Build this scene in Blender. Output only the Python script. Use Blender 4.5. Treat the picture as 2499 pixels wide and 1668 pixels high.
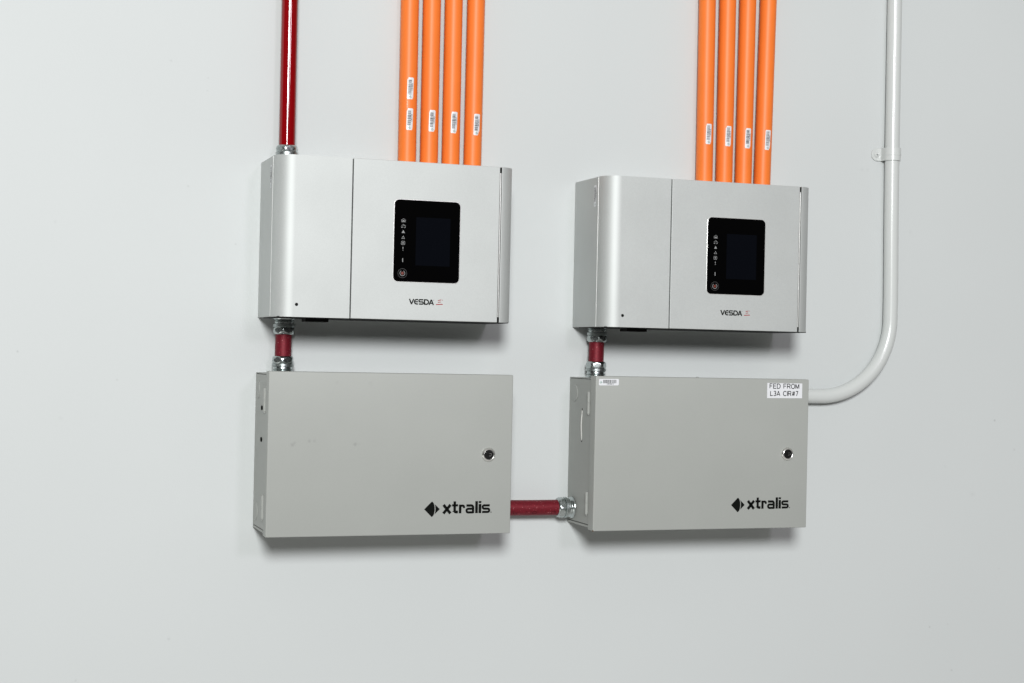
import bpy, bmesh, math, random
from mathutils import Vector, Matrix

# ------------------------------------------------------------------ scene, camera, light
for o in list(bpy.data.objects):
    bpy.data.objects.remove(o, do_unlink=True)
scene = bpy.context.scene
C = scene.collection
scene.render.engine = 'CYCLES'

YAW, PITCH, ROLL = 0.333945, 0.006516, 0.021365
cd_ = bpy.data.cameras.new('camera')
cam = bpy.data.objects.new('camera', cd_)
C.objects.link(cam)
F0 = Vector((math.sin(YAW), math.cos(YAW), 0)); R0 = Vector((math.cos(YAW), -math.sin(YAW), 0)); U0 = Vector((0, 0, 1))
Fv = F0 * math.cos(PITCH) + U0 * math.sin(PITCH)
Uv = U0 * math.cos(PITCH) - F0 * math.sin(PITCH)
Rr = R0 * math.cos(ROLL) + Uv * math.sin(ROLL)
Ur = Uv * math.cos(ROLL) - R0 * math.sin(ROLL)
M = Matrix((Rr, Ur, -Fv)).transposed().to_4x4()
M.translation = Vector((-0.40591, -2.29828, -0.26705))
cam.matrix_world = M
cd_.sensor_width = 36.0
cd_.lens = 55.797
cd_.clip_start = 0.05
cd_.clip_end = 60
scene.camera = cam

world = bpy.data.worlds.new('World')
scene.world = world
world.use_nodes = True
wn = world.node_tree
wn.nodes.clear()
wo = wn.nodes.new('ShaderNodeOutputWorld')
wb = wn.nodes.new('ShaderNodeBackground')
wg = wn.nodes.new('ShaderNodeTexCoord')
ws = wn.nodes.new('ShaderNodeSeparateXYZ')
wr = wn.nodes.new('ShaderNodeFloatCurve')
wm = wn.nodes.new('ShaderNodeMath'); wm.operation = 'MULTIPLY_ADD'; wm.inputs[1].default_value = .5; wm.inputs[2].default_value = .5
cv = wr.mapping.curves[0]      # radiance by height: floor bounce, dim hall, pale ceiling
for px, py in ((0, .50), (.30, .36), (.44, .025), (.56, .02), (.72, .25), (1, .40)):
    if px in (0, 1):
        cv.points[0 if px == 0 else -1].location = (px, py)
    else:
        cv.points.new(px, py)
wr.mapping.update()
wn.links.new(wg.outputs['Generated'], ws.inputs[0])
wn.links.new(ws.outputs['Z'], wm.inputs[0])
wn.links.new(wm.outputs[0], wr.inputs['Value'])
wn.links.new(wr.outputs[0], wb.inputs['Strength'])
wb.inputs['Color'].default_value = (1.0, 0.98, 0.94, 1)
wn.links.new(wb.outputs[0], wo.inputs[0])


def area(name, loc, target, size, power, color, size_y=None):
    l = bpy.data.lights.new(name, 'AREA')
    l.shape = 'RECTANGLE' if size_y else 'DISK'
    l.size = size
    if size_y: l.size_y = size_y
    l.energy = power
    l.color = color
    o = bpy.data.objects.new(name, l)
    C.objects.link(o)
    o.location = loc
    o.rotation_euler = (Vector(target) - Vector(loc)).to_track_quat('-Z', 'Y').to_euler()
    return o


area('flash_umbrella', (-0.93, -4.50, 1.08), (1.9, 0, -0.9), 1.05, 232, (0.985, 1.0, 0.995))
area('slave_flash', (0.95, -5.0, 1.2), (0.5, 0, -0.3), 0.60, 28, (0.96, 0.89, 1.0))
area('side_fill', (-2.4, -0.9, -1.5), (0.0, -0.05, -0.45), 1.2, 6, (1.0, 1.0, 0.96), 1.2)  # unseen fill lamp, added low at left to brighten the first cabinet's flank

vs = scene.view_settings
vs.view_transform = 'Standard'
vs.look = 'None'
vs.gamma = 1
vs.exposure = 0.04
vs.use_curve_mapping = False


# ------------------------------------------------------------------ materials
def new_mat(name):
    m = bpy.data.materials.new(name)
    m.use_nodes = True
    return m, m.node_tree, m.node_tree.nodes['Principled BSDF']


def mat(name, col, rough=0.5, metal=0.0, spec=0.5, var=0.0, vscale=60, bump=0.0, bscale=800, bdist=0.0003,
        rvar=0.0, coat=0.0, specks=None, spots=None, detail=4.0, var2=0.0, v2scale=6):
    """col +- var from noise; optional bump, bright/dark specks and hand placed smudges (x, z, radius, strength)."""
    m, nt, b = new_mat(name)
    N, L = nt.nodes, nt.links
    b.inputs['Metallic'].default_value = metal
    b.inputs['Roughness'].default_value = rough
    b.inputs['Specular IOR Level'].default_value = spec
    if coat:
        b.inputs['Coat Weight'].default_value = coat
        b.inputs['Coat Roughness'].default_value = 0.08
    b.inputs['Base Color'].default_value = (*col, 1)
    if not (var or bump or rvar or specks or spots or var2):
        return m
    tc = N.new('ShaderNodeTexCoord')
    cur = None

    def scaled(sock, lo, hi, colsock=None):
        mr = N.new('ShaderNodeMapRange')
        mr.inputs['From Min'].default_value = 0.3; mr.inputs['From Max'].default_value = 0.7
        mr.inputs['To Min'].default_value = lo; mr.inputs['To Max'].default_value = hi
        L.new(sock, mr.inputs['Value'])
        return mr.outputs[0]

    def mul(colsock, fac):
        vm = N.new('ShaderNodeVectorMath'); vm.operation = 'SCALE'
        if colsock is None:
            vm.inputs[0].default_value = col
        else:
            L.new(colsock, vm.inputs[0])
        L.new(fac, vm.inputs['Scale'])
        return vm.outputs[0]

    if var:
        n = N.new('ShaderNodeTexNoise'); n.inputs['Scale'].default_value = vscale; n.inputs['Detail'].default_value = detail
        L.new(tc.outputs['Object'], n.inputs['Vector'])
        cur = mul(cur, scaled(n.outputs['Fac'], 1 - var, 1 + var))
        if rvar:
            L.new(scaled(n.outputs['Fac'], rough - rvar, rough + rvar), b.inputs['Roughness'])
    if var2:
        n = N.new('ShaderNodeTexNoise'); n.inputs['Scale'].default_value = v2scale; n.inputs['Detail'].default_value = 3
        L.new(tc.outputs['Object'], n.inputs['Vector'])
        cur = mul(cur, scaled(n.outputs['Fac'], 1 - var2, 1 + var2))
    if specks:
        sc, thr, scol = specks
        n = N.new('ShaderNodeTexNoise'); n.inputs['Scale'].default_value = sc; n.inputs['Detail'].default_value = 2
        L.new(tc.outputs['Object'], n.inputs['Vector'])
        mr = N.new('ShaderNodeMapRange')
        mr.inputs['From Min'].default_value = thr; mr.inputs['From Max'].default_value = thr + 0.05
        L.new(n.outputs['Fac'], mr.inputs['Value'])
        mx = N.new('ShaderNodeMix'); mx.data_type = 'RGBA'
        L.new(mr.outputs[0], mx.inputs['Factor'])
        if cur is None: mx.inputs['A'].default_value = (*col, 1)
        else: L.new(cur, mx.inputs['A'])
        mx.inputs['B'].default_value = (*scol, 1)
        cur = mx.outputs['Result']
    if spots:
        sep = N.new('ShaderNodeSeparateXYZ'); L.new(tc.outputs['Object'], sep.inputs[0])
        wob = N.new('ShaderNodeTexNoise'); wob.inputs['Scale'].default_value = 220; wob.inputs['Detail'].default_value = 3
        L.new(tc.outputs['Object'], wob.inputs['Vector'])
        flat = N.new('ShaderNodeCombineXYZ')
        L.new(sep.outputs['X'], flat.inputs['X']); L.new(sep.outputs['Z'], flat.inputs['Z'])
        for (x, z, r, s) in spots:
            dn = N.new('ShaderNodeVectorMath'); dn.operation = 'DISTANCE'
            L.new(flat.outputs[0], dn.inputs[0]); dn.inputs[1].default_value = (x, 0, z)
            ad = N.new('ShaderNodeMath'); ad.operation = 'MULTIPLY_ADD'
            L.new(wob.outputs['Fac'], ad.inputs[0]); ad.inputs[1].default_value = r * 1.4
            L.new(dn.outputs['Value'], ad.inputs[2])
            mr = N.new('ShaderNodeMapRange'); mr.interpolation_type = 'SMOOTHSTEP'
            mr.inputs['From Min'].default_value = r * 0.7; mr.inputs['From Max'].default_value = r * 1.9
            mr.inputs['To Min'].default_value = 1 - s; mr.inputs['To Max'].default_value = 1
            L.new(ad.outputs[0], mr.inputs['Value'])
            cur = mul(cur, mr.outputs[0])
    if cur is not None:
        L.new(cur, b.inputs['Base Color'])
    if bump:
        n = N.new('ShaderNodeTexNoise'); n.inputs['Scale'].default_value = bscale; n.inputs['Detail'].default_value = 3
        L.new(tc.outputs['Object'], n.inputs['Vector'])
        bp = N.new('ShaderNodeBump'); bp.inputs['Strength'].default_value = bump; bp.inputs['Distance'].default_value = bdist
        L.new(n.outputs['Fac'], bp.inputs['Height'])
        L.new(bp.outputs[0], b.inputs['Normal'])
    return m


wall_spots = [(-.332, -.281, .0022, .18), (-.197, -.318, .0022, .12), (-.104, -.04, .002, .12), (-.035, -.12, .002, .12),
              (-.132, .138, .0025, .10), (-.079, .117, .0018, .08), (-.08, .099, .0018, .08), (-.117, -.687, .0025, .14),
              (-.244, -.74, .0025, .12), (-.286, -.099, .003, .06), (-.272, -.373, .004, .04), (1.27, -.367, .0026, .20),
              (1.311, -.417, .0026, .10), (1.148, -.716, .0024, .16), (1.184, -.713, .0024, .08), (1.193, -.791, .0026, .18),
              (1.172, -.445, .003, .05), (1.228, -.493, .006, .05), (1.284, -.621, .0012, .2), (1.095, -.052, .004, .05),
              (1.0, .048, .004, .05), (1.01, .0485, .004, .05), (.80, .10, .003, .04)]
m_wall = mat('wall_paint', (.532, .554, .551), .50, spec=.25, var=.008, vscale=900, bump=.35, bscale=420, bdist=.0004,
             spots=wall_spots, var2=.012, v2scale=2.5)
m_silver = mat('satin_silver_paint', (.498, .517, .507), .60, metal=.50, spec=.5, var=.05, vscale=900, rvar=.03, bump=.10, bscale=1200,
               bdist=.00012, var2=.03, v2scale=11)
m_bright = mat('aluminium_edge_and_highlight', (.80, .80, .78), .3, metal=.6)  # rim and slot strip metal; also colours the painted seam highlight
m_grey = mat('grey_powder_coat', (.320, .331, .312), .48, spec=.4, var=.015, vscale=700, bump=.12, bscale=1300, bdist=.0002, var2=.02, v2scale=9)
m_greyd = mat('grey_powder_coat_door', (.320, .331, .312), .48, spec=.4, var=.015, vscale=700, bump=.12, bscale=1300, bdist=.0002, var2=.02,
              v2scale=9, spots=[(.0352, -.0985, .0034, .17), (.0380, -.0955, .0024, .10), (.0586, -.0934, .0028, .15), (.066, -.093, .0034, .12),
                                (.1241, -.0979, .0034, .17), (.130, -.0975, .003, .05), (.0965, -.0109, .0035, .05), (.1444, -.0114, .004, .05)])
m_black = mat('black_plastic', (.004, .004, .004), .6, spec=.12)
m_gap = mat('dark_gap', (.008, .008, .008), .8, spec=.1)
m_glass = mat('black_glass', (.0012, .0012, .0013), .04, spec=.22)
m_lcd = mat('lcd_glass', (.0024, .0029, .0045), .06, spec=.28)
m_icon = mat('icon_print', (.23, .235, .235), .5)
m_icon2 = mat('icon_print_faint', (.055, .055, .055), .4)
m_dot = mat('red_button_print', (.13, .022, .012), .45)
m_ink = mat('black_ink', (.003, .004, .003), .7, spec=.08)
m_ink2 = mat('barcode_ink', (.012, .015, .015), .7, spec=.1)
m_redink = mat('red_ink', (.30, .010, .010), .6, spec=.1)
m_green = mat('green_ink', (.06, .20, .15), .5)
m_label = mat('white_label', (.66, .67, .69), .4, spec=.5)
m_orange = mat('orange_pvc', (.80, .182, .029), .45, spec=.33, var=.02, vscale=30, specks=(300, .80, (.7, .35, .2)), var2=.015, v2scale=8)
m_redg = mat('gloss_red_paint', (.21, .0012, .003), .075, spec=.55, bump=.10, bscale=350, bdist=.0002)
m_reds = mat('satin_red_paint', (.150, .0068, .015), .50, metal=.35, spec=.35, var=.22, vscale=420, bump=.45, bscale=800, bdist=.0004,
             specks=(380, .66, (.40, .13, .14)))
m_redtext = mat('dark_red_emboss', (.03, .0015, .003), .6, spec=.2)
m_zinc = mat('zinc_plate', (.46, .50, .495), .26, metal=1.0, var=.05, vscale=260, rvar=.03, bump=.02, bscale=500)
m_zincr = mat('zinc_cast', (.40, .435, .43), .36, metal=1.0, var=.18, vscale=500, rvar=.06, bump=.35, bscale=380, bdist=.0006)
m_white = mat('white_conduit_paint', (.54, .56, .548), .24, spec=.5, bump=.10, bscale=260, bdist=.0004)
m_chrome = mat('chrome', (.80, .80, .78), .27, metal=1.0)
m_lockface = mat('lock_face', (.010, .010, .010), .35, metal=.2, spec=.3)
m_rust = mat('bare_rust', (.09, .045, .015), .7, var=.3, vscale=900)
m_tie = mat('nylon_tie', (.52, .52, .49), .4)
m_glue = mat('glue_residue', (.85, .62, .45), .5)


# ------------------------------------------------------------------ mesh helpers
def link(name, me, m, parent=None, smooth_angle=None):
    o = bpy.data.objects.new(name, me)
    C.objects.link(o)
    if m: me.materials.append(m)
    if smooth_angle is not None:
        for p in me.polygons: p.use_smooth = True
        me.set_sharp_from_angle(angle=math.radians(smooth_angle))
    if parent: o.parent = parent
    return o


def from_bm(name, bm, m, parent=None, smooth=None):
    bmesh.ops.recalc_face_normals(bm, faces=bm.faces[:])
    me = bpy.data.meshes.new(name)
    bm.to_mesh(me); bm.free()
    return link(name, me, m, parent, smooth)


def bevel_bm(bm, off, seg=2, ang=30):
    es = [e for e in bm.edges if len(e.link_faces) == 2 and e.calc_face_angle() > math.radians(ang)]
    bmesh.ops.bevel(bm, geom=es, offset=off, segments=seg, profile=.5, affect='EDGES', clamp_overlap=True)


def prism_xy(name, prof, z0, z1, m, parent=None, bev=0.0005, smooth=14):
    """prof = [(x, y)...] extruded from z0 to z1."""
    bm = bmesh.new()
    a = [bm.verts.new((x, y, z0)) for x, y in prof]
    b = [bm.verts.new((x, y, z1)) for x, y in prof]
    n = len(prof)
    bm.faces.new(a); bm.faces.new(b)
    for i in range(n):
        bm.faces.new((a[i], a[(i + 1) % n], b[(i + 1) % n], b[i]))
    bmesh.ops.recalc_face_normals(bm, faces=bm.faces[:])
    if bev: bevel_bm(bm, bev)
    return from_bm(name, bm, m, parent, smooth)


def prism_xz(name, prof, y0, y1, m, parent=None, bev=0.0, smooth=14):
    bm = bmesh.new()
    a = [bm.verts.new((x, y0, z)) for x, z in prof]
    b = [bm.verts.new((x, y1, z)) for x, z in prof]
    n = len(prof)
    bm.faces.new(a); bm.faces.new(b)
    for i in range(n):
        bm.faces.new((a[i], a[(i + 1) % n], b[(i + 1) % n], b[i]))
    bmesh.ops.recalc_face_normals(bm, faces=bm.faces[:])
    if bev: bevel_bm(bm, bev)
    return from_bm(name, bm, m, parent, smooth)


def box(name, x0, x1, y0, y1, z0, z1, m, parent=None, bev=0.0006):
    return prism_xy(name, [(x0, y0), (x1, y0), (x1, y1), (x0, y1)], z0, z1, m, parent, bev)


def rrect(x0, x1, z0, z1, r, n=8):
    pts = []
    for cx, cz, a0 in ((x1 - r, z1 - r, 0), (x0 + r, z1 - r, 90), (x0 + r, z0 + r, 180), (x1 - r, z0 + r, 270)):
        for i in range(n + 1):
            a = math.radians(a0 + 90 * i / n)
            pts.append((cx + r * math.cos(a), cz + r * math.sin(a)))
    return pts


def lathe(name, prof, m, parent=None, axis='z', seg=48, origin=(0, 0, 0), hexap=None, smooth=28, rot=0.0):
    """prof = [(t, r)...] along the axis; hexap(t) -> apothem or None cuts six flats into it."""
    bm = bmesh.new()
    rings = []
    ox, oy, oz = origin
    for t, r in prof:
        ring = []
        for k in range(seg):
            a = 2 * math.pi * k / seg
            rr = r
            if hexap:
                ap = hexap(t)
                if ap:
                    th = (a - rot) % (math.pi / 3) - math.pi / 6
                    rr = min(r, ap / math.cos(th))
            c, s = rr * math.cos(a), rr * math.sin(a)
            if axis == 'z': p = (ox + c, oy + s, oz + t)
            elif axis == 'x': p = (ox + t, oy + c, oz + s)
            else: p = (ox + c, oy + t, oz + s)
            ring.append(bm.verts.new(p))
        rings.append(ring)
    for A, B in zip(rings, rings[1:]):
        for k in range(seg):
            bm.faces.new((A[k], A[(k + 1) % seg], B[(k + 1) % seg], B[k]))
    bm.faces.new(rings[0]); bm.faces.new(rings[-1])
    return from_bm(name, bm, m, parent, smooth)


def sweep(name, path, r, m, parent=None, seg=32, smooth=40):
    bm = bmesh.new()
    rings = []
    n = len(path)
    P = [Vector(p) for p in path]
    for i in range(n):
        t = (P[min(i + 1, n - 1)] - P[max(i - 1, 0)]).normalized()
        a = t.cross(Vector((0, 1, 0)))
        if a.length < 1e-4: a = t.cross(Vector((1, 0, 0)))
        a.normalize(); b = t.cross(a).normalized()
        rings.append([bm.verts.new(P[i] + a * (r * math.cos(2 * math.pi * k / seg)) + b * (r * math.sin(2 * math.pi * k / seg))) for k in range(seg)])
    for A, B in zip(rings, rings[1:]):
        for k in range(seg):
            bm.faces.new((A[k], A[(k + 1) % seg], B[(k + 1) % seg], B[k]))
    bm.faces.new(rings[0]); bm.faces.new(rings[-1])
    return from_bm(name, bm, m, parent, smooth)


# ---- flat print: strokes and filled shapes pushed through a (u, v) -> point map
def arc(cx, cy, rx, ry, a0, a1, n=10):
    return [(cx + rx * math.cos(math.radians(a0 + (a1 - a0) * i / n)), cy + ry * math.sin(math.radians(a0 + (a1 - a0) * i / n))) for i in range(n + 1)]


def stroke_quads(pts, w, closed=False):
    P = [Vector((x, y)) for x, y in pts]
    n = len(P)
    Ls, Rs = [], []
    for i in range(n):
        if closed:
            a = (P[i] - P[i - 1]).normalized(); b = (P[(i + 1) % n] - P[i]).normalized()
        else:
            a = (P[i] - P[i - 1]).normalized() if i > 0 else (P[1] - P[0]).normalized()
            b = (P[i + 1] - P[i]).normalized() if i < n - 1 else a
        na, nb = Vector((-a.y, a.x)), Vector((-b.y, b.x))
        mt = na + nb
        if mt.length < 1e-6: mt = na
        mt.normalize()
        k = min(1 / max(.35, mt.dot(na)), 2.2)
        Ls.append(P[i] + mt * (w / 2 * k)); Rs.append(P[i] - mt * (w / 2 * k))
    out = []
    for i in range(n if closed else n - 1):
        j = (i + 1) % n
        out.append([Ls[i], Ls[j], Rs[j], Rs[i]])
    return out


def print_mesh(name, polys, mp, m, parent=None):
    verts, faces = [], []
    for po in polys:
        i0 = len(verts)
        for p in po: verts.append(mp(p[0], p[1]))
        faces.append(list(range(i0, i0 + len(po))))
    me = bpy.data.meshes.new(name)
    me.from_pydata([tuple(v) for v in verts], [], faces)
    me.update()
    return link(name, me, m, parent)


GL = {  # stroke alphabet: (width, strokes) on a cap height of 1
    'F': (.58, [[(0, 0), (0, 1), (.58, 1)], [(0, .52), (.50, .52)]]),
    'E': (.60, [[(.60, 0), (0, 0), (0, 1), (.60, 1)], [(0, .52), (.54, .52)]]),
    'D': (.66, [[(0, 0), (0, 1)] + arc(.30, .5, .36, .5, 90, -90, 14) + [(0, 0)]]),
    'R': (.66, [[(0, 0), (0, 1)] + arc(.38, .74, .24, .26, 90, -90, 10) + [(0, .48)], [(.34, .48), (.66, 0)]]),
    'O': (.76, [arc(.38, .5, .38, .5, 0, 360, 26)]),
    'M': (.72, [[(0, 0), (0, 1)], [(.02, .98), (.36, .02)], [(.36, .02), (.70, .98)], [(.72, 1), (.72, 0)]]),
    'L': (.52, [[(0, 1), (0, 0), (.52, 0)]]),
    'A': (.68, [[(0, 0), (.34, 1.02)], [(.34, 1.02), (.68, 0)], [(.12, .32), (.56, .32)]]),
    'C': (.70, [arc(.38, .5, .38, .5, 40, 320, 20)]),
    'I': (.0, [[(0, 0), (0, 1)]]),
    'U': (.62, [[(0, 1), (0, .3)] + arc(.31, .3, .31, .3, 180, 360, 10) + [(.62, 1)]]),
    'N': (.62, [[(0, 0), (0, 1)], [(.0, 1), (.62, 0)], [(.62, 0), (.62, 1)]]),
    '#': (.62, [[(.14, 0), (.26, 1)], [(.40, 0), (.52, 1)], [(0, .33), (.60, .33)], [(.04, .66), (.64, .66)]]),
    '0': (.50, [arc(.25, .5, .25, .5, 0, 360, 18)]),
    '1': (.22, [[(0, .8), (.2, 1), (.2, 0)]]),
    '2': (.50, [arc(.25, .74, .25, .26, 170, -30, 8) + [(0, 0), (.5, 0)]]),
    '3': (.50, [arc(.23, .75, .24, .25, 150, -90, 10) + arc(.23, .25, .27, .25, 90, -150, 10)]),
    '4': (.52, [[(.38, 0), (.38, 1), (0, .3), (.52, .3)]]),
    '5': (.50, [[(.46, 1), (.06, 1), (.02, .52)] + arc(.24, .32, .26, .32, 120, -140, 12)]),
    '6': (.50, [arc(.25, .3, .25, .3, 0, 360, 14), [(.02, .36), (.12, .8), (.4, 1)]]),
    '7': (.52, [[(0, 1), (.54, 1)], [(.50, 1), (.18, 0)]]),
    '8': (.50, [arc(.25, .76, .21, .24, 0, 360, 14), arc(.25, .26, .25, .26, 0, 360, 14)]),
    '9': (.50, [arc(.25, .7, .25, .3, 0, 360, 14), [(.48, .64), (.38, .2), (.1, 0)]]),
    ' ': (.34, []),
}


def text_polys(s, x, y, h, w, gap=.22, xs=1.0):
    out = []
    for ch in s:
        wd, sts = GL[ch]
        for st in sts:
            cl = len(st) > 12 and (Vector(st[0]) - Vector(st[-1])).length < 1e-6
            pts = [(x + px * h * xs, y + py * h) for px, py in (st[:-1] if cl else st)]
            out += stroke_quads(pts, w, cl)
        x += (wd + gap) * h * xs
    return out


def text_width(s, h, gap=.22, xs=1.0):
    return sum((GL[c][0] + gap) * h * xs for c in s) - gap * h * xs


# ---- things
def tag(o, label, cat, group=None, kind=None):
    o['label'] = label; o['category'] = cat
    if group: o['group'] = group
    if kind: o['kind'] = kind
    return o


def thing(name, loc, label, cat, group=None):
    o = bpy.data.objects.new(name, None)
    o.empty_display_size = .02
    C.objects.link(o); o.location = loc
    return tag(o, label, cat, group)


def copy_tree(o, parent=None):
    c = o.copy(); C.objects.link(c); c.parent = parent
    for ch in list(o.children): copy_tree(ch, c)
    return c


# ------------------------------------------------------------------ setting
bm = bmesh.new()
bmesh.ops.create_cube(bm, size=1)
for v in bm.verts:
    v.co = Vector((v.co.x * 7 + .6, v.co.y * .12 + .06, v.co.z * 5 - .1))
wall = from_bm('wall', bm, m_wall)
wall['kind'] = 'structure'

# ------------------------------------------------------------------ detectors
X1, Z1, X2, Z2 = 0.0, 0.0, .49021, -.00182
DH, DD, DS, GA, SA, DW = .225, .12273, .0960, .10788, .32677, .3500
CR = .0262


def make_detector(label):
    t = thing('smoke_detector', (X1, 0, Z1), label, 'smoke detector', 'wall mounted smoke detectors')
    box('rear_housing', 0, DW, -.0004, -DS + .0004, -DH, 0, m_silver, t, .0005)
    prism_xy('inner_core', [(.0045, -.05), (DW - .0045, -.05), (DW - .0045, -DS - .004), (DW - .0215, -DD + .0070), (.024, -DD + .0070), (.0045, -DS - .004)],
             -DH + .0006, -.0006, m_gap, t, 0)
    box('seam_highlight', -.0003, .002, -DS + .0005, -DS - .0006, -DH + .0004, -.0004, m_bright, t, .0001)  # bright strip painting the edge highlight along the side seam, not a real trim
    # front-left cover with its rounded corner
    n = 14
    prof = [(0, -DS - .0005)] + [(CR - CR * math.cos(math.radians(90 * i / n)), -DD + CR - CR * math.sin(math.radians(90 * i / n))) for i in range(n + 1)]
    prof += [(CR + .001, -DD), (GA - .0010, -DD), (GA - .0010, -DS - .0005)]
    cover = prism_xy('side_cover', prof, -DH, 0, m_silver, t, .0005)
    lathe('pin_hole', [(-DD - .00012, .0023), (-DD + .001, .0023)], m_black, cover, 'y', 20, (.0317, 0, -.2077))
    # front door
    door = box('front_door', GA + .0009, SA - .0015, -DS - .0005, -DD - .0002, -DH, 0, m_silver, t, .0006)
    # right end cap
    r = .0232
    xe = SA + .0016
    prof = [(xe, -DS - .0005), (xe, -DD)] + [(DW - r + r * math.sin(math.radians(90 * i / n)), -DD + r - r * math.cos(math.radians(90 * i / n))) for i in range(n + 1)]
    prof[2] = (xe + .0012, -DD - .00001)
    prof.insert(2, (xe + .0008, -DD))
    prof += [(DW, -DS - .0005)]
    prism_xy('end_cap', prof, -DH, 0, m_silver, t, .0005)
    box('slot_strip', SA - .00055, SA + .00065, -.10, -DD + .0005, -DH + .0075, -.0085, m_bright, t, .0002)
    box('slot_end_block', SA - .0014, SA + .0015, -.10, -DD + .0016, -.0084, -.0005, m_black, t, 0)
    box('slot_end_block', SA - .0014, SA + .0015, -.10, -DD + .0016, -DH + .0005, -DH + .0074, m_black, t, 0)
    # underside
    box('cable_gland_block', .050, .083, -.070, -.098, -DH - .0058, -DH + .001, m_black, t, .0008)
    box('base_plate', .006, DW - .006, -.012, -DD + .006, -DH - .0010, -DH + .0005, m_black, t, 0)
    # display
    x0, x1, z1, z0 = .16874, .26608, -.05461, -.17090
    yf = -DD - .0002
    rim = prism_xz('display_rim', rrect(x0 - .0009, x1 + .0009, z0 - .0009, z1 + .0009, .0078), yf + .0008, yf - .00035, m_bright, t, .0003)
    dp = prism_xz('display_panel', rrect(x0, x1, z0, z1, .0070), yf + .0006, yf - .00085, m_glass, t, .0004)
    prism_xz('screen', [(.2007, -.0788), (.2515, -.0788), (.2515, -.1472), (.2007, -.1472)], yf, yf - .00095, m_lcd, dp, 0)
    yi = yf - .0010

    def mp(u, v): return (u, yi, v)
    ic = .1820
    w = .00052
    S = []      # status icons, each its own piece
    z = -.0841  # house with flames
    S.append(stroke_quads([(ic - .0029, z + .0005), (ic, z + .0025), (ic + .0029, z + .0005), (ic + .0029, z - .0022), (ic - .0029, z - .0022)], w * .8, True)
             + [[(ic - .0019, z - .0016), (ic + .0019, z - .0016), (ic + .0017, z), (ic + .0009, z - .0005), (ic + .0004, z + .0011), (ic - .0003, z - .0003), (ic - .0010, z + .0004), (ic - .0012, z - .0006), (ic - .0018, z - .0002)]])
    z = -.0922  # house with smoke
    S.append(stroke_quads([(ic - .0029, z + .0003), (ic, z + .0025), (ic + .0029, z + .0005), (ic + .0029, z - .0022), (ic + .0002, z - .0022)], w * .8)
             + [[(ic - .0029, z - .0023), (ic - .0012, z - .0023), (ic - .0012, z - .0009), (ic - .0029, z - .0009)]]
             + stroke_quads(arc(ic + .0004, z, .0011, .0009, 200, -20, 8), w * .7))
    z = -.1001
    S.append([[(ic - .0024, z - .0019), (ic + .0024, z - .0019), (ic, z + .0023)]])
    z = -.1081
    S.append(stroke_quads([(ic - .0021, z - .0017), (ic + .0021, z - .0017), (ic, z + .0019)], w, True))
    z = -.1161
    S.append(stroke_quads(rrect(ic - .0025, ic + .0025, z - .0024, z + .0024, .0011, 4), w, True) + [[(ic - .0010, z - .0010), (ic + .0010, z - .0010), (ic + .0010, z + .0010), (ic - .0010, z + .0010)]])
    z = -.1243
    S.append([[(ic - .00055, z + .0025), (ic - .0004, z - .0004), (ic + .0004, z - .0004), (ic + .00055, z + .0025)],
              [(ic - .0005, z - .0024), (ic + .0005, z - .0024), (ic + .0005, z - .0015), (ic - .0005, z - .0015)]])
    z = -.1405
    S.append([[(ic - .0006, z - .0026), (ic + .0006, z - .0026), (ic + .0006, z + .0026), (ic - .0006, z + .0026)]])
    for po in S: print_mesh('status_icon', po, mp, m_icon, dp)
    z = -.1590
    print_mesh('button_mark', stroke_quads(arc(ic, z, .0036, .0036, 122, 425, 30), .0007), mp, m_icon, dp)
    print_mesh('button_ring', stroke_quads(arc(ic, z, .0065, .0065, 0, 360, 40)[:-1], .00042, True), mp, m_icon2, dp)
    print_mesh('button_light', [arc(ic, z, .0021, .0021, 0, 360, 16)[:-1]], mp, m_dot, dp)
    # printed name
    yl = yf - .00012

    def ml(u, v): return (u, yl, v)
    b, tp = -.2019, -.1957
    w = .0018
    po = stroke_quads([(.1935, tp + .0009), (.1965, b - .0005)], w) + stroke_quads([(.1965, b - .0005), (.1997, tp + .0009)], w)
    po += stroke_quads([(.2062, tp)] + arc(.2039, (b + tp) / 2, .0030, (tp - b) / 2, 90, 270, 12) + [(.2062, b)], w) + stroke_quads([(.2012, (b + tp) / 2), (.2061, (b + tp) / 2)], w * .9)
    mid = (b + tp) / 2
    q = (tp - b) / 4
    po += stroke_quads([(.2138, tp)] + arc(.2088, mid + q, .0013, q, 90, 270, 8) + arc(.2124, mid - q, .0014, q, 90, -90, 8) + [(.2075, b)], w)
    po += stroke_quads([(.2157, b), (.2157, tp)] + arc(.2186, mid, .0030, (tp - b) / 2, 90, -90, 12), w, True)
    po += stroke_quads([(.2226, b - .0009), (.2258, tp + .0006)], w) + stroke_quads([(.2258, tp + .0006), (.2289, b - .0009)], w) + stroke_quads([(.2237, b + .0016), (.2279, b + .0016)], w * .85)
    lg = print_mesh('name_lettering', po, ml, m_ink, door)
    print_mesh('trade_mark_dot', stroke_quads(arc(.2292, -.1958, .0005, .0005, 0, 360, 10)[:-1], .0003, True), ml, m_icon2, door)
    po = [[(.2353, -.1966), (.2403, -.1955), (.2405, -.1945), (.2356, -.1956)], [(.2416, -.1946), (.2431, -.1954), (.2427, -.1960), (.2413, -.1951)],
          [(.2355, -.1991), (.2400, -.1985), (.2401, -.1976), (.2357, -.1982)],
          [(.2327, -.2024), (.2430, -.2018), (.2425, -.2007), (.2330, -.2013)]]
    print_mesh('red_brush_mark', po, ml, m_redink, door)
    return t


det1 = make_detector('silver smoke detector fed from above by the glossy red conduit')
det2 = copy_tree(det1)
det2.location = (X2, 0, Z2)
det2['label'] = 'silver smoke detector mounted over the cabinet with the FED FROM label'


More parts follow.
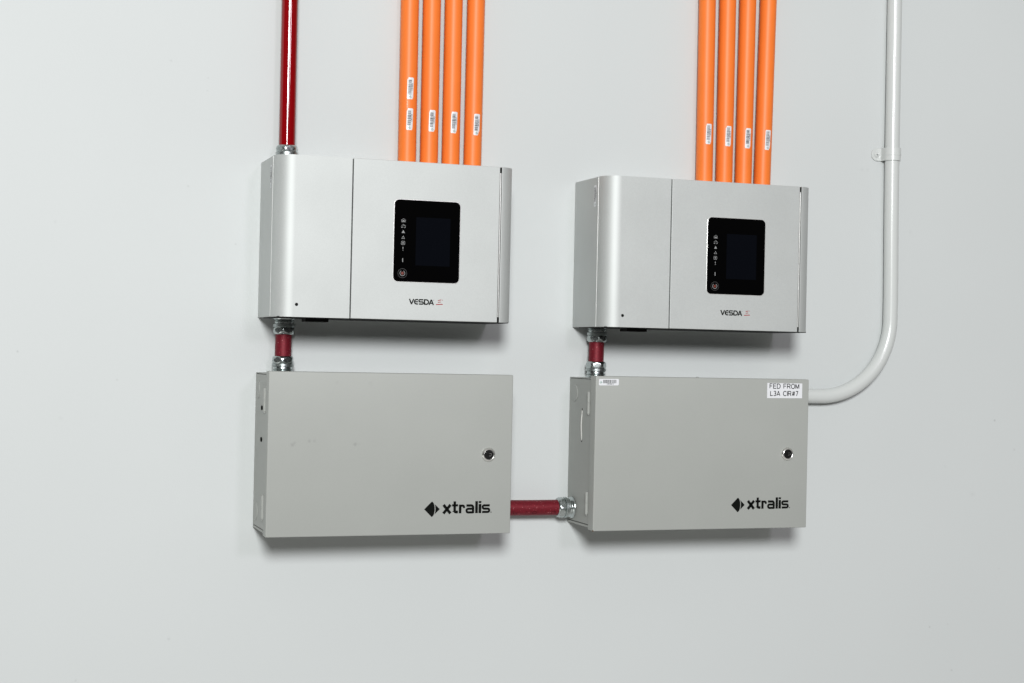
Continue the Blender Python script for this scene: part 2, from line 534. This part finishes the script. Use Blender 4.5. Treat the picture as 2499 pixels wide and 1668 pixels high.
# ------------------------------------------------------------------ barcode stickers
def sticker(mp, parent, number, seed, L_=.0322, W_=.0097, name='barcode_sticker'):
    """mp(u, v, lift) maps sticker space (u along 0..L, v up 0..W) to a point."""
    rnd = random.Random(seed)
    r = .0013
    pts = rrect(0, L_, 0, W_, r, 5)
    # grid strips so that the sticker can wrap round a pipe
    bm = bmesh.new()
    vs_ = [i / 10 * W_ for i in range(11)]
    cols = []
    for v in vs_:
        e = 0.0
        if v < r: e = r - math.sqrt(max(0, r * r - (r - v) ** 2))
        elif v > W_ - r: e = r - math.sqrt(max(0, r * r - (v - W_ + r) ** 2))
        cols.append([bm.verts.new(mp(e + (L_ - 2 * e) * k / 4, v, .00007)) for k in range(5)])
    for A, B in zip(cols, cols[1:]):
        for k in range(4): bm.faces.new((A[k], A[k + 1], B[k + 1], B[k]))
    s = from_bm(name, bm, m_label, parent, 40)
    # bars
    polys = []
    u = .22 * L_
    end = .90 * L_
    while u < end:
        w = rnd.choice((.00042, .00042, .0007, .00105))
        nv = 3
        for q in range(nv):
            va, vb = W_ * (.33 + .53 * q / nv), W_ * (.33 + .53 * (q + 1) / nv)
            polys.append([(u, va), (u + w, va), (u + w, vb), (u, vb)])
        u += w + rnd.choice((.0004, .0005, .0008))
    print_mesh('bars', polys, lambda a, b: mp(a, b, .00012), m_ink2, s)
    h = .0021
    print_mesh('number', text_polys(number, .40 * L_, .10 * W_, h, .0003, .25), lambda a, b: mp(a, b, .00012), m_ink2, s)
    ex, ev = .09 * L_, .46 * W_
    print_mesh('emblem', stroke_quads([(ex + .0012, ev + .0020), (ex - .0012, ev), (ex + .0008, ev - .0021)], .00055)
               + [[(ex + .0006, ev - .0005), (ex + .0026, ev - .0004), (ex + .0026, ev + .0005), (ex + .0006, ev + .0007)]],
               lambda a, b: mp(a, b, .00012), m_green, s)
    return s


# on the left flanks of the detectors (length runs upwards, reading bottom to top)
def flank_map(y0, z0):
    return lambda u, v, lift: (-lift - .0001, y0 - (.0097 - v) * 1.0, z0 + u)


sticker(lambda u, v, l: (-l - .0001, -.0768 - (.0097 - v), -.0440 + u), det1, 'C853871', 3)
sticker(lambda u, v, l: (-l - .0001, -.0785 - (.0097 - v), -.0440 + u), det2, 'C853877', 4)

# ------------------------------------------------------------------ power supply cabinets
BX1, BZ1, BX2, BZ2 = -.0018, -.30441, .48677, -.30380
BH, BD, BF, BW = .22421, .0907, .11043, .3582


def make_cabinet(label, door_mat):
    t = thing('power_supply_cabinet', (BX1, 0, BZ1), label, 'cabinet', 'grey power supply cabinets')
    box('body', .0012, BW - .0012, -.0003, -BD - .002, -BH + .0044, -.0022, m_grey, t, .0004)
    box('body_core', .0030, BW - .0030, -.001, -BD, -BH + .001, -.0005, m_gap, t, 0)
    box('top_flange', .0012, BW - .0012, -.0003, -BD - .002, -.0014, 0, m_grey, t, .0003)
    box('bottom_flange', .0012, BW - .0012, -.0003, -BD - .002, -BH, -BH + .0032, m_grey, t, .0003)
    # folded door: outer shell as a shallow tray
    bm = bmesh.new()
    z0, z1 = -.22727, .00348
    pr = rrect(-.0003, BW, z0, z1, .0014, 3)
    a = [bm.verts.new((x, -BD, z)) for x, z in pr]
    b = [bm.verts.new((x, -BF, z)) for x, z in pr]
    n = len(pr)
    bm.faces.new(a); bm.faces.new(b)
    for i in range(n): bm.faces.new((a[i], a[(i + 1) % n], b[(i + 1) % n], b[i]))
    bmesh.ops.recalc_face_normals(bm, faces=bm.faces[:])
    es = [e for e in bm.edges if all(abs(v.co.y + BF) < 1e-6 for v in e.verts)]
    bmesh.ops.bevel(bm, geom=es, offset=.0011, segments=3, profile=.5, affect='EDGES')
    door = from_bm('door', bm, door_mat, t, 32)
    # hinges
    for zc in (-.0373, -.1878):
        h = lathe('hinge', [(-.0166, .0021), (-.0163, .0024), (-.0006, .0024), (-.0004, .0019), (.0004, .0019), (.0006, .0024), (.0163, .0024), (.0166, .0021)],
                  m_grey, t, 'z', 20, (-.0003, -.0835, zc))
        box('hinge_leaf', .0008, .0022, -.0800, -.0870, zc - .0185, zc + .0185, m_grey, h, .0004)
        lathe('hinge_pin', [(-.0186, .0011), (-.0160, .0011)], m_grey, h, 'z', 12, (-.0003, -.0835, zc))
    # knock-outs on the left flank
    # lock
    lx, lz = .3223, -.1125
    lk = lathe('lock', [(-BF + .001, .0104), (-BF - .0008, .0104), (-BF - .0020, .0099), (-BF - .0032, .0088), (-BF - .0038, .0078), (-BF - .0036, .0074), (-BF - .0024, .0071), (-BF - .0024, .0002)],
               m_chrome, t, 'y', 48, (lx, 0, lz))
    lathe('lock_cylinder', [(-BF - .002, .0068), (-BF - .0029, .0068), (-BF - .0033, .0064), (-BF - .0033, .0002)], m_lockface, lk, 'y', 40, (lx, 0, lz))
    kp = rrect(lx - .0042, lx + .0022, lz - .0006, lz + .0006, .0005, 3)
    prism_xz('keyway', kp, -BF - .003, -BF - .00345, m_black, lk)
    bm = bmesh.new()
    for po in stroke_quads(arc(lx + .0016, lz, .0021, .0018, 130, -130, 10), .0011):
        bm.faces.new([bm.verts.new((p[0], -BF - .0036, p[1])) for p in po])
    bmesh.ops.solidify(bm, geom=bm.faces[:], thickness=.0003)
    from_bm('keyway_collar', bm, m_chrome, lk)
    # maker's name
    yl = -BF - .00015

    def ml(u, v): return (u, yl, v)
    cx_, cz_ = .2388, -.1908
    rr = .0110
    lens = [(.2384, cz_ + rr)] + [(.2384 + .0046 * math.sin(math.pi * i / 14), cz_ + rr * math.cos(math.pi * i / 14)) for i in range(1, 14)] + [(.2384, cz_ - rr)]
    left = [(.2273, cz_), *reversed(lens)]
    gap = .0011
    right = [(.2506, cz_)]
    for i in range(12, 2, -1):
        a = math.pi * (2.0 + (12 - 2.0) * (12 - i) / 10) / 14
        right.append((.2384 + .0046 * math.sin(a) + gap, cz_ + rr * math.cos(a) * .96))
    right = [(.2506, cz_)] + [(.2424, cz_ + .0077)] + [(.2384 + .0046 * math.sin(math.pi * f) + gap, cz_ + rr * math.cos(math.pi * f)) for f in (.30, .36, .43, .5, .57, .64, .70)] + [(.2424, cz_ - .0077)]
    print_mesh('diamond_emblem', [left, right], ml, m_ink, door)
    b, xh, asc = -.1972, -.1846, -.1798
    w = .0039
    hw = w / 2
    po = stroke_quads([(.2560, xh), (.2666, b)], w * 1.08) + stroke_quads([(.2666, xh), (.2560, b)], w * 1.08)
    po += stroke_quads([(.2729, asc), (.2729, b + .0035)] + arc(.2755, b + .0035, .0026, .0035 - hw, 180, 270, 6) + [(.2779, b + hw)], w) + stroke_quads([(.2690, xh - .0010), (.2779, xh - .0010)], w * .82)
    po += stroke_quads([(.2812, b), (.2812, xh)], w) + stroke_quads([(.2812, xh - hw * .84)] + arc(.2848, xh - hw * .8 - .0022, .0022, .0022, 90, 0, 6) + [(.2870, xh - .0050)], w * .85)
    po += stroke_quads([(.2906, xh - hw * .75), (.2976, xh - hw * .75)] + arc(.2980, xh - hw * .75 - .003, .0028, .003, 90, 0, 6) + [(.3008, b)], w * .9)
    po += stroke_quads([(.3008, xh - .0062), (.2940, xh - .0062)] + arc(.2935, b + .0038, .0026, .0026, 90, 270, 8) + [(.3008, b + .0012)], w * .84)
    po += stroke_quads([(.3060, asc), (.3060, b)], w * 1.05) + stroke_quads([(.3112, xh + .0006), (.3112, b)], w * 1.05) + stroke_quads([(.3112, asc), (.3112, asc - .0028)], w * 1.05)
    q = (xh - b - w * .84) / 4
    t0, b0 = xh - w * .4, b + w * .4
    po += stroke_quads([(.3261, t0)] + arc(.3174, t0 - q, .0020, q, 90, 270, 8) + arc(.3232, b0 + q, .0022, q, 90, -90, 8) + [(.3147, b0)], w * .82)
    print_mesh('name_lettering', po, ml, m_ink, door)
    print_mesh('trade_mark_dot', [arc(.3282, -.1960, .0009, .0009, 0, 360, 12)[:-1]], ml, m_icon2, door)
    return t


cab1 = make_cabinet('plain grey cabinet with smudged door and no paper label on it', m_greyd)
cab2 = copy_tree(cab1)
cab2.location = (BX2, 0, BZ2)
cab2['label'] = 'grey cabinet with FED FROM label and barcode sticker on its door'
for ch in cab2.children:
    if ch.name.startswith('door'):
        ch.data = ch.data.copy(); ch.data.materials[0] = m_grey


def knockout(parent, y, z, r=.0127):
    lathe('knockout', [(.0014, r), (.00075, r), (.0003, r - .0006), (.0003, .0002)], m_grey, parent, 'x', 40, (0, y, z))


def flank_hole(parent, y, z, r=.0030):
    lathe('screw_hole', [(.0014, r), (.00108, r), (.00108, .0002)], m_black, parent, 'x', 20, (0, y, z))


knockout(cab1, -.0225, -.0245); knockout(cab1, -.0235, -.1990)
knockout(cab2, -.0225, -.0247)
for z in (-.0496, -.0945):
    bm = bmesh.new()
    ring = [bm.verts.new((.00105, y, zz)) for y, zz in rrect(-.0535 - .0075, -.0535 + .0075, z - .0032, z + .0032, .0031, 6)]
    bm.faces.new(ring)
    bmesh.ops.solidify(bm, geom=bm.faces[:], thickness=.0004)
    from_bm('slotted_hole', bm, m_black, cab1)
for z in (-.0490, -.0957): flank_hole(cab2, -.0545, z, .0022)
sweep('cable_tie', [(.0016 - .0014 * math.sin(math.pi * i / 16), -.0545 + .0005 * math.sin(math.pi * i / 16), -.0490 - .0467 * i / 16) for i in range(17)], .0011, m_tie, cab2, 12)
# paper label and barcode on the second cabinet
lab = prism_xz('paper_label', [(.2854, -.0028), (.3465, -.0029), (.3465, -.0259), (.2854, -.0262)], -BF + .0002, -BF - .00016, m_label, cab2)
s1, s2 = 'FED FROM', 'L3A CIR#7'
hh = .0070
xs1 = (.3406 - .2899) / text_width(s1, hh)
xs2 = (.3392 - .2912) / text_width(s2, hh)
print_mesh('label_lettering', text_polys(s1, .2899, -.0111, hh, .00115, .22, xs1) + text_polys(s2, .2912, -.0224, hh, .00115, .22, xs2),
           lambda u, v: (u, -BF - .00024, v), m_ink, lab)
sticker(lambda u, v, l: (.0046 + u, -BF - .00004 - l, -.0104 + .0015 * u / .0322 * .3 + v), cab2, 'C853872', 11, .0321, .0097)
# chipped corner
bm = bmesh.new()
bmesh.ops.create_icosphere(bm, subdivisions=2, radius=.0012)
rnd = random.Random(5)
for v in bm.verts: v.co *= rnd.uniform(.7, 1.25)
for v in bm.verts: v.co += Vector((.0004, -BF + .0010, -.2268))
from_bm('rust_chip', bm, m_rust, cab2)
# small screw head on top of the second cabinet
lathe('top_screw', [(0, .0022), (.0040, .0022), (.0046, .0015)], m_grey, cab2, 'z', 16, (.172, -.098, 0))

# ------------------------------------------------------------------ red conduits and their compression fittings
RY = -.0225
RR = .0118


def fitting(parent, axis, origin, sgn, nut_len=.0108, ring_len=.0042, neck=.0110, rot=.3, flange=True):
    """t=0 is the nut's outer end; runs towards the enclosure for +sgn."""
    R = .0160
    ap = .01475
    pr = [(0, RR + .0004), (0, R - .0030)]
    for i in range(9):
        f = i / 8
        t = .0002 + nut_len * f
        dome = R - .0026 * (abs(f - .55) / .55) ** 2.6
        pr.append((t, dome))
    pr += [(nut_len + .0003, R - .0022), (nut_len + .0003, RR)]
    nut = lathe('compression_nut', [(sgn * t, r) for t, r in pr], m_zinc, parent, axis, 72, origin, lambda t: ap if .0001 < abs(t) < nut_len + .0003 else None, 30, rot)
    a = nut_len + .0002
    pr = [(a, RR), (a, R - .0006), (a + .0004, R - .0002), (a + ring_len * .9, R - .0002), (a + ring_len, R - .0008), (a + ring_len + .0006, R - .0020)]
    body = lathe('connector_ring', [(sgn * t, r) for t, r in pr], m_zincr, parent, axis, 48, origin, None, 30)
    a2 = a + ring_len + .0004
    e = a2 + neck
    pr = [(a2, R - .0022), (a2 + neck * .30, R - .0020), (a2 + neck * .42, R - .0010), (a2 + neck * .52, R - .0022), (a2 + neck * .66, R - .0014), (a2 + neck * .8, R + .0004), (e - .0004, R + .0008), (e, R + .0004)]
    lathe('connector_collar', [(sgn * t, r) for t, r in pr], m_zinc, parent, axis, 48, origin, None, 30)


# glossy riser on the first detector
t = thing('red_conduit', (.0329, RY, 0), 'glossy red conduit rising from the detector top out of view', 'conduit', 'red conduits')
sweep('tube', [(-.0011, 0, .62), (-.0006, 0, .30), (0, 0, .002)], RR, m_redg, t, 48)
fitting(t, 'z', (0, 0, .0242), -1, .0098, .0060, .008, .12)
# short nipples between detector and cabinet
t = thing('red_conduit', (.0341, RY, BZ1), 'short red nipple joining a detector to the smudged cabinet', 'conduit', 'red conduits')
sweep('tube', [(.0004, 0, .079), (.0, 0, .06), (-.0004, 0, .002)], RR, m_reds, t, 48)
fitting(t, 'z', (.0003, 0, -.2489 - BZ1), 1, .0105, .0043, .0080, .25)
fitting(t, 'z', (-.0003, 0, -.2801 - BZ1), -1, .0107, .0040, .0092, .25)
t = thing('red_conduit', (.5222, RY, BZ2), 'short red nipple above the cabinet with the FED FROM label', 'conduit', 'red conduits')
sweep('tube', [(.0006, 0, .079), (.0, 0, .06), (-.0006, 0, .002)], RR, m_reds, t, 48)
fitting(t, 'z', (.0004, 0, -.2492 - BZ2), 1, .0105, .0043, .0080, .45)
fitting(t, 'z', (-.0003, 0, -.2792 - BZ2), -1, .0107, .0040, .0100, .80)
# horizontal link
HZ = -.5040
t = thing('red_conduit', (.3565, RY, HZ), 'horizontal red conduit joining the two grey cabinets', 'conduit', 'red conduits')
sweep('tube', [(-.004, 0, .0006), (.06, 0, 0), (.128, 0, 0)], RR, m_reds, t, 48)
fitting(t, 'x', (.1050, 0, 0), 1, .0116, .0044, .0088, .1)


def union_map(u, v):
    # lettering upside down on the lower front of the tube
    a = math.radians(-34) + v / RR
    r = RR + .00012
    return (u, -r * math.cos(a), r * math.sin(a))


po = []
for ch, xc, wd in (('U', .0964, .0062), ('N', .0862, .0074), ('I', .0773, 0), ('O', .0658, .0066), ('N', .0556, .0078)):
    wg, sts = GL[ch]
    for st in sts:
        cl = len(st) > 12 and (Vector(st[0]) - Vector(st[-1])).length < 1e-6
        pts = [(xc - (px - wg / 2) * (wd / max(wg, .1)), -.0025 + .0050 * (1 - py)) for px, py in (st[:-1] if cl else st)]
        po += stroke_quads(pts, .0007, cl)
po += stroke_quads([(.0322, -.0025), (.0322, .0025)], .0007) + stroke_quads([(.0350, .0008), (.0368, -.0014), (.0386, .0020)], .0006)
print_mesh('embossed_lettering', po, union_map, m_redtext, t)

# ------------------------------------------------------------------ orange sampling pipes
PR, PY = .0135, -.0140
ordinal = ['nearest the glossy red riser', 'second from the glossy red riser', 'third from the glossy red riser', 'farthest from the glossy red riser']
L_ = [(.2148, .2142), (.2487, .2483), (.2826, .2824), (.3170, .3176)]
R_ = [(.7040, .7035), (.7389, .7392), (.7730, .7746), (.8068, .8107)]
stL = [[(.1040, .2143, '804'), (.0582, .2143, '799')], [(.0581, .2489, '801')], [(.0579, .2832, '802')], [(.0571, .3188, '803')]]
stR = [[(.0682, .7045, '878')], [(.0671, .7391, '879')], [(.0659, .7740, '880')], [(.0654, .8095, '881')]]
lab_L = ['orange pipe carrying two barcode stickers on the detector with the glossy red riser',
         'orange pipe next to the one with two barcode stickers',
         'third orange pipe counted from the one with two stickers, same detector',
         'orange pipe of the two-sticker bank farthest from the glossy red riser']
lab_R = ['orange pipe over the second detector, outermost on the side away from the white conduit',
         'second orange pipe over the second detector, counted away from the white conduit end last',
         'third orange pipe over the second detector, next but one to the white conduit',
         'orange pipe over the second detector on the side nearest the white conduit']
lab_R[1] = 'orange pipe over the second detector with two more between it and the white conduit'
for bank, (pipes, sts, labs, ztop, zb) in enumerate(((L_, stL, lab_L, .23, -.004), (R_, stR, lab_R, .26, -.006))):
    for k, ((xb, xt), ss) in enumerate(zip(pipes, sts)):
        slope = (xt - xb) / .235
        p = sweep('orange_pipe', [(xb + slope * z, PY, z) for z in (zb, .2, .62)], PR, m_orange, None, 48)
        tag(p, labs[k], 'pipe', 'orange sampling pipes over the first detector' if bank == 0 else 'orange sampling pipes over the second detector')
        for (z0, xs_, num) in ss:
            xc = xb + slope * (z0 + .016)
            da = math.asin(max(-.9, min(.9, (xs_ - xc) / PR)))
            if bank == 1: da -= .02

            def mp(u, v, lift, da=da, z0=z0, xb=xb, slope=slope):
                a = da + (.0097 / 2 - v) / PR
                r = PR + lift
                tilt = .02 * (u - .016)
                return (xb + slope * (z0 + u) + tilt + r * math.sin(a), PY - r * math.cos(a), z0 + u)
            sticker(mp, p, 'C853' + num, 20 + k + 7 * bank + int(z0 * 1000))
        if bank == 0 and k == 0:
            rnd = random.Random(2)
            po = []
            pts = [(.0896 + i * .0006, .0003 * rnd.uniform(-1, 1)) for i in range(25)]
            for a, b in zip(pts, pts[1:]):
                if rnd.random() < .85: po += stroke_quads([a, b], rnd.uniform(.0002, .0011))

            def gm(z, s, xb=xb, slope=slope):
                a = -.34 + s / PR
                return (xb + slope * z + (PR + .0001) * math.sin(a), PY - (PR + .0001) * math.cos(a), z)
            print_mesh('glue_residue', po, gm, m_glue, p)

# ------------------------------------------------------------------ white conduit and its strap
WY = -.0126
path = [(1.0476, WY, .62), (1.0481, WY, .33), (1.0488, WY, .064), (1.0499, WY, -.05), (1.0512, WY, -.13), (1.0516, WY, -.17)]
bx, bz, br = 1.0514 - .128, -.3286 + .128, .128
for i in range(0, 25):
    a = math.radians(0 - 90 * i / 24)
    path.append((bx + br * math.cos(a), WY, bz + br * math.sin(a)))
path += [(.88, WY, -.3286), (.838, WY, -.3286)]
wc = sweep('white_conduit', path, .0119, m_white, None, 40)
tag(wc, 'white painted conduit curving from the wall top into the labelled cabinet', 'conduit')

t = thing('conduit_strap', (1.0488, 0, .0742), 'white one-hole strap holding the white conduit to the wall', 'strap')
h = .0107


def ribbon(name, pts, th, z0, z1, m, parent):
    qs = stroke_quads(pts, th)
    L0 = [q[0] for q in qs] + [qs[-1][1]]
    R0_ = [q[3] for q in qs] + [qs[-1][2]]
    return prism_xy(name, [tuple(p) for p in L0] + [tuple(p) for p in reversed(R0_)], z0, z1, m, parent, .0004)


rb = .0132
pts = [(-.0145, -.0010), (-.0138, -.0030), (-.0134, -.0080)] + [(rb * math.cos(math.radians(180 + 180 * i / 20)), WY + rb * math.sin(math.radians(180 + 180 * i / 20))) for i in range(21)] + [(rb, -.004), (rb, -.0004)]
band = ribbon('band', pts, .0019, -h, h, m_white, t)
ribbon('rib', [(p[0] * 1.05, WY + (p[1] - WY) * 1.05) for p in pts[3:24]], .0016, -.0022, .0022, m_white, t)
prof = [(-.0125, h), (-.0205, h)] + [(-.0221 - .0105 * math.sin(math.radians(180 * i / 14)), h * math.cos(math.radians(180 * i / 14))) for i in range(1, 14)] + [(-.0205, -h), (-.0125, -h)]
prism_xz('tab', prof, -.0001, -.0024, m_white, t, .0005)
sc = lathe('screw', [(-.002, .0046), (-.0032, .0044), (-.0042, .0032), (-.0045, .0002)], m_white, t, 'y', 28, (-.0232, 0, -.0006))
print_mesh('screw_cross', stroke_quads([(-.0248, -.0006), (-.0216, -.0006)], .0007) + stroke_quads([(-.0232, -.0022), (-.0232, .0010)], .0007),
           lambda u, v: (u, -.00465, v), m_icon2, sc)
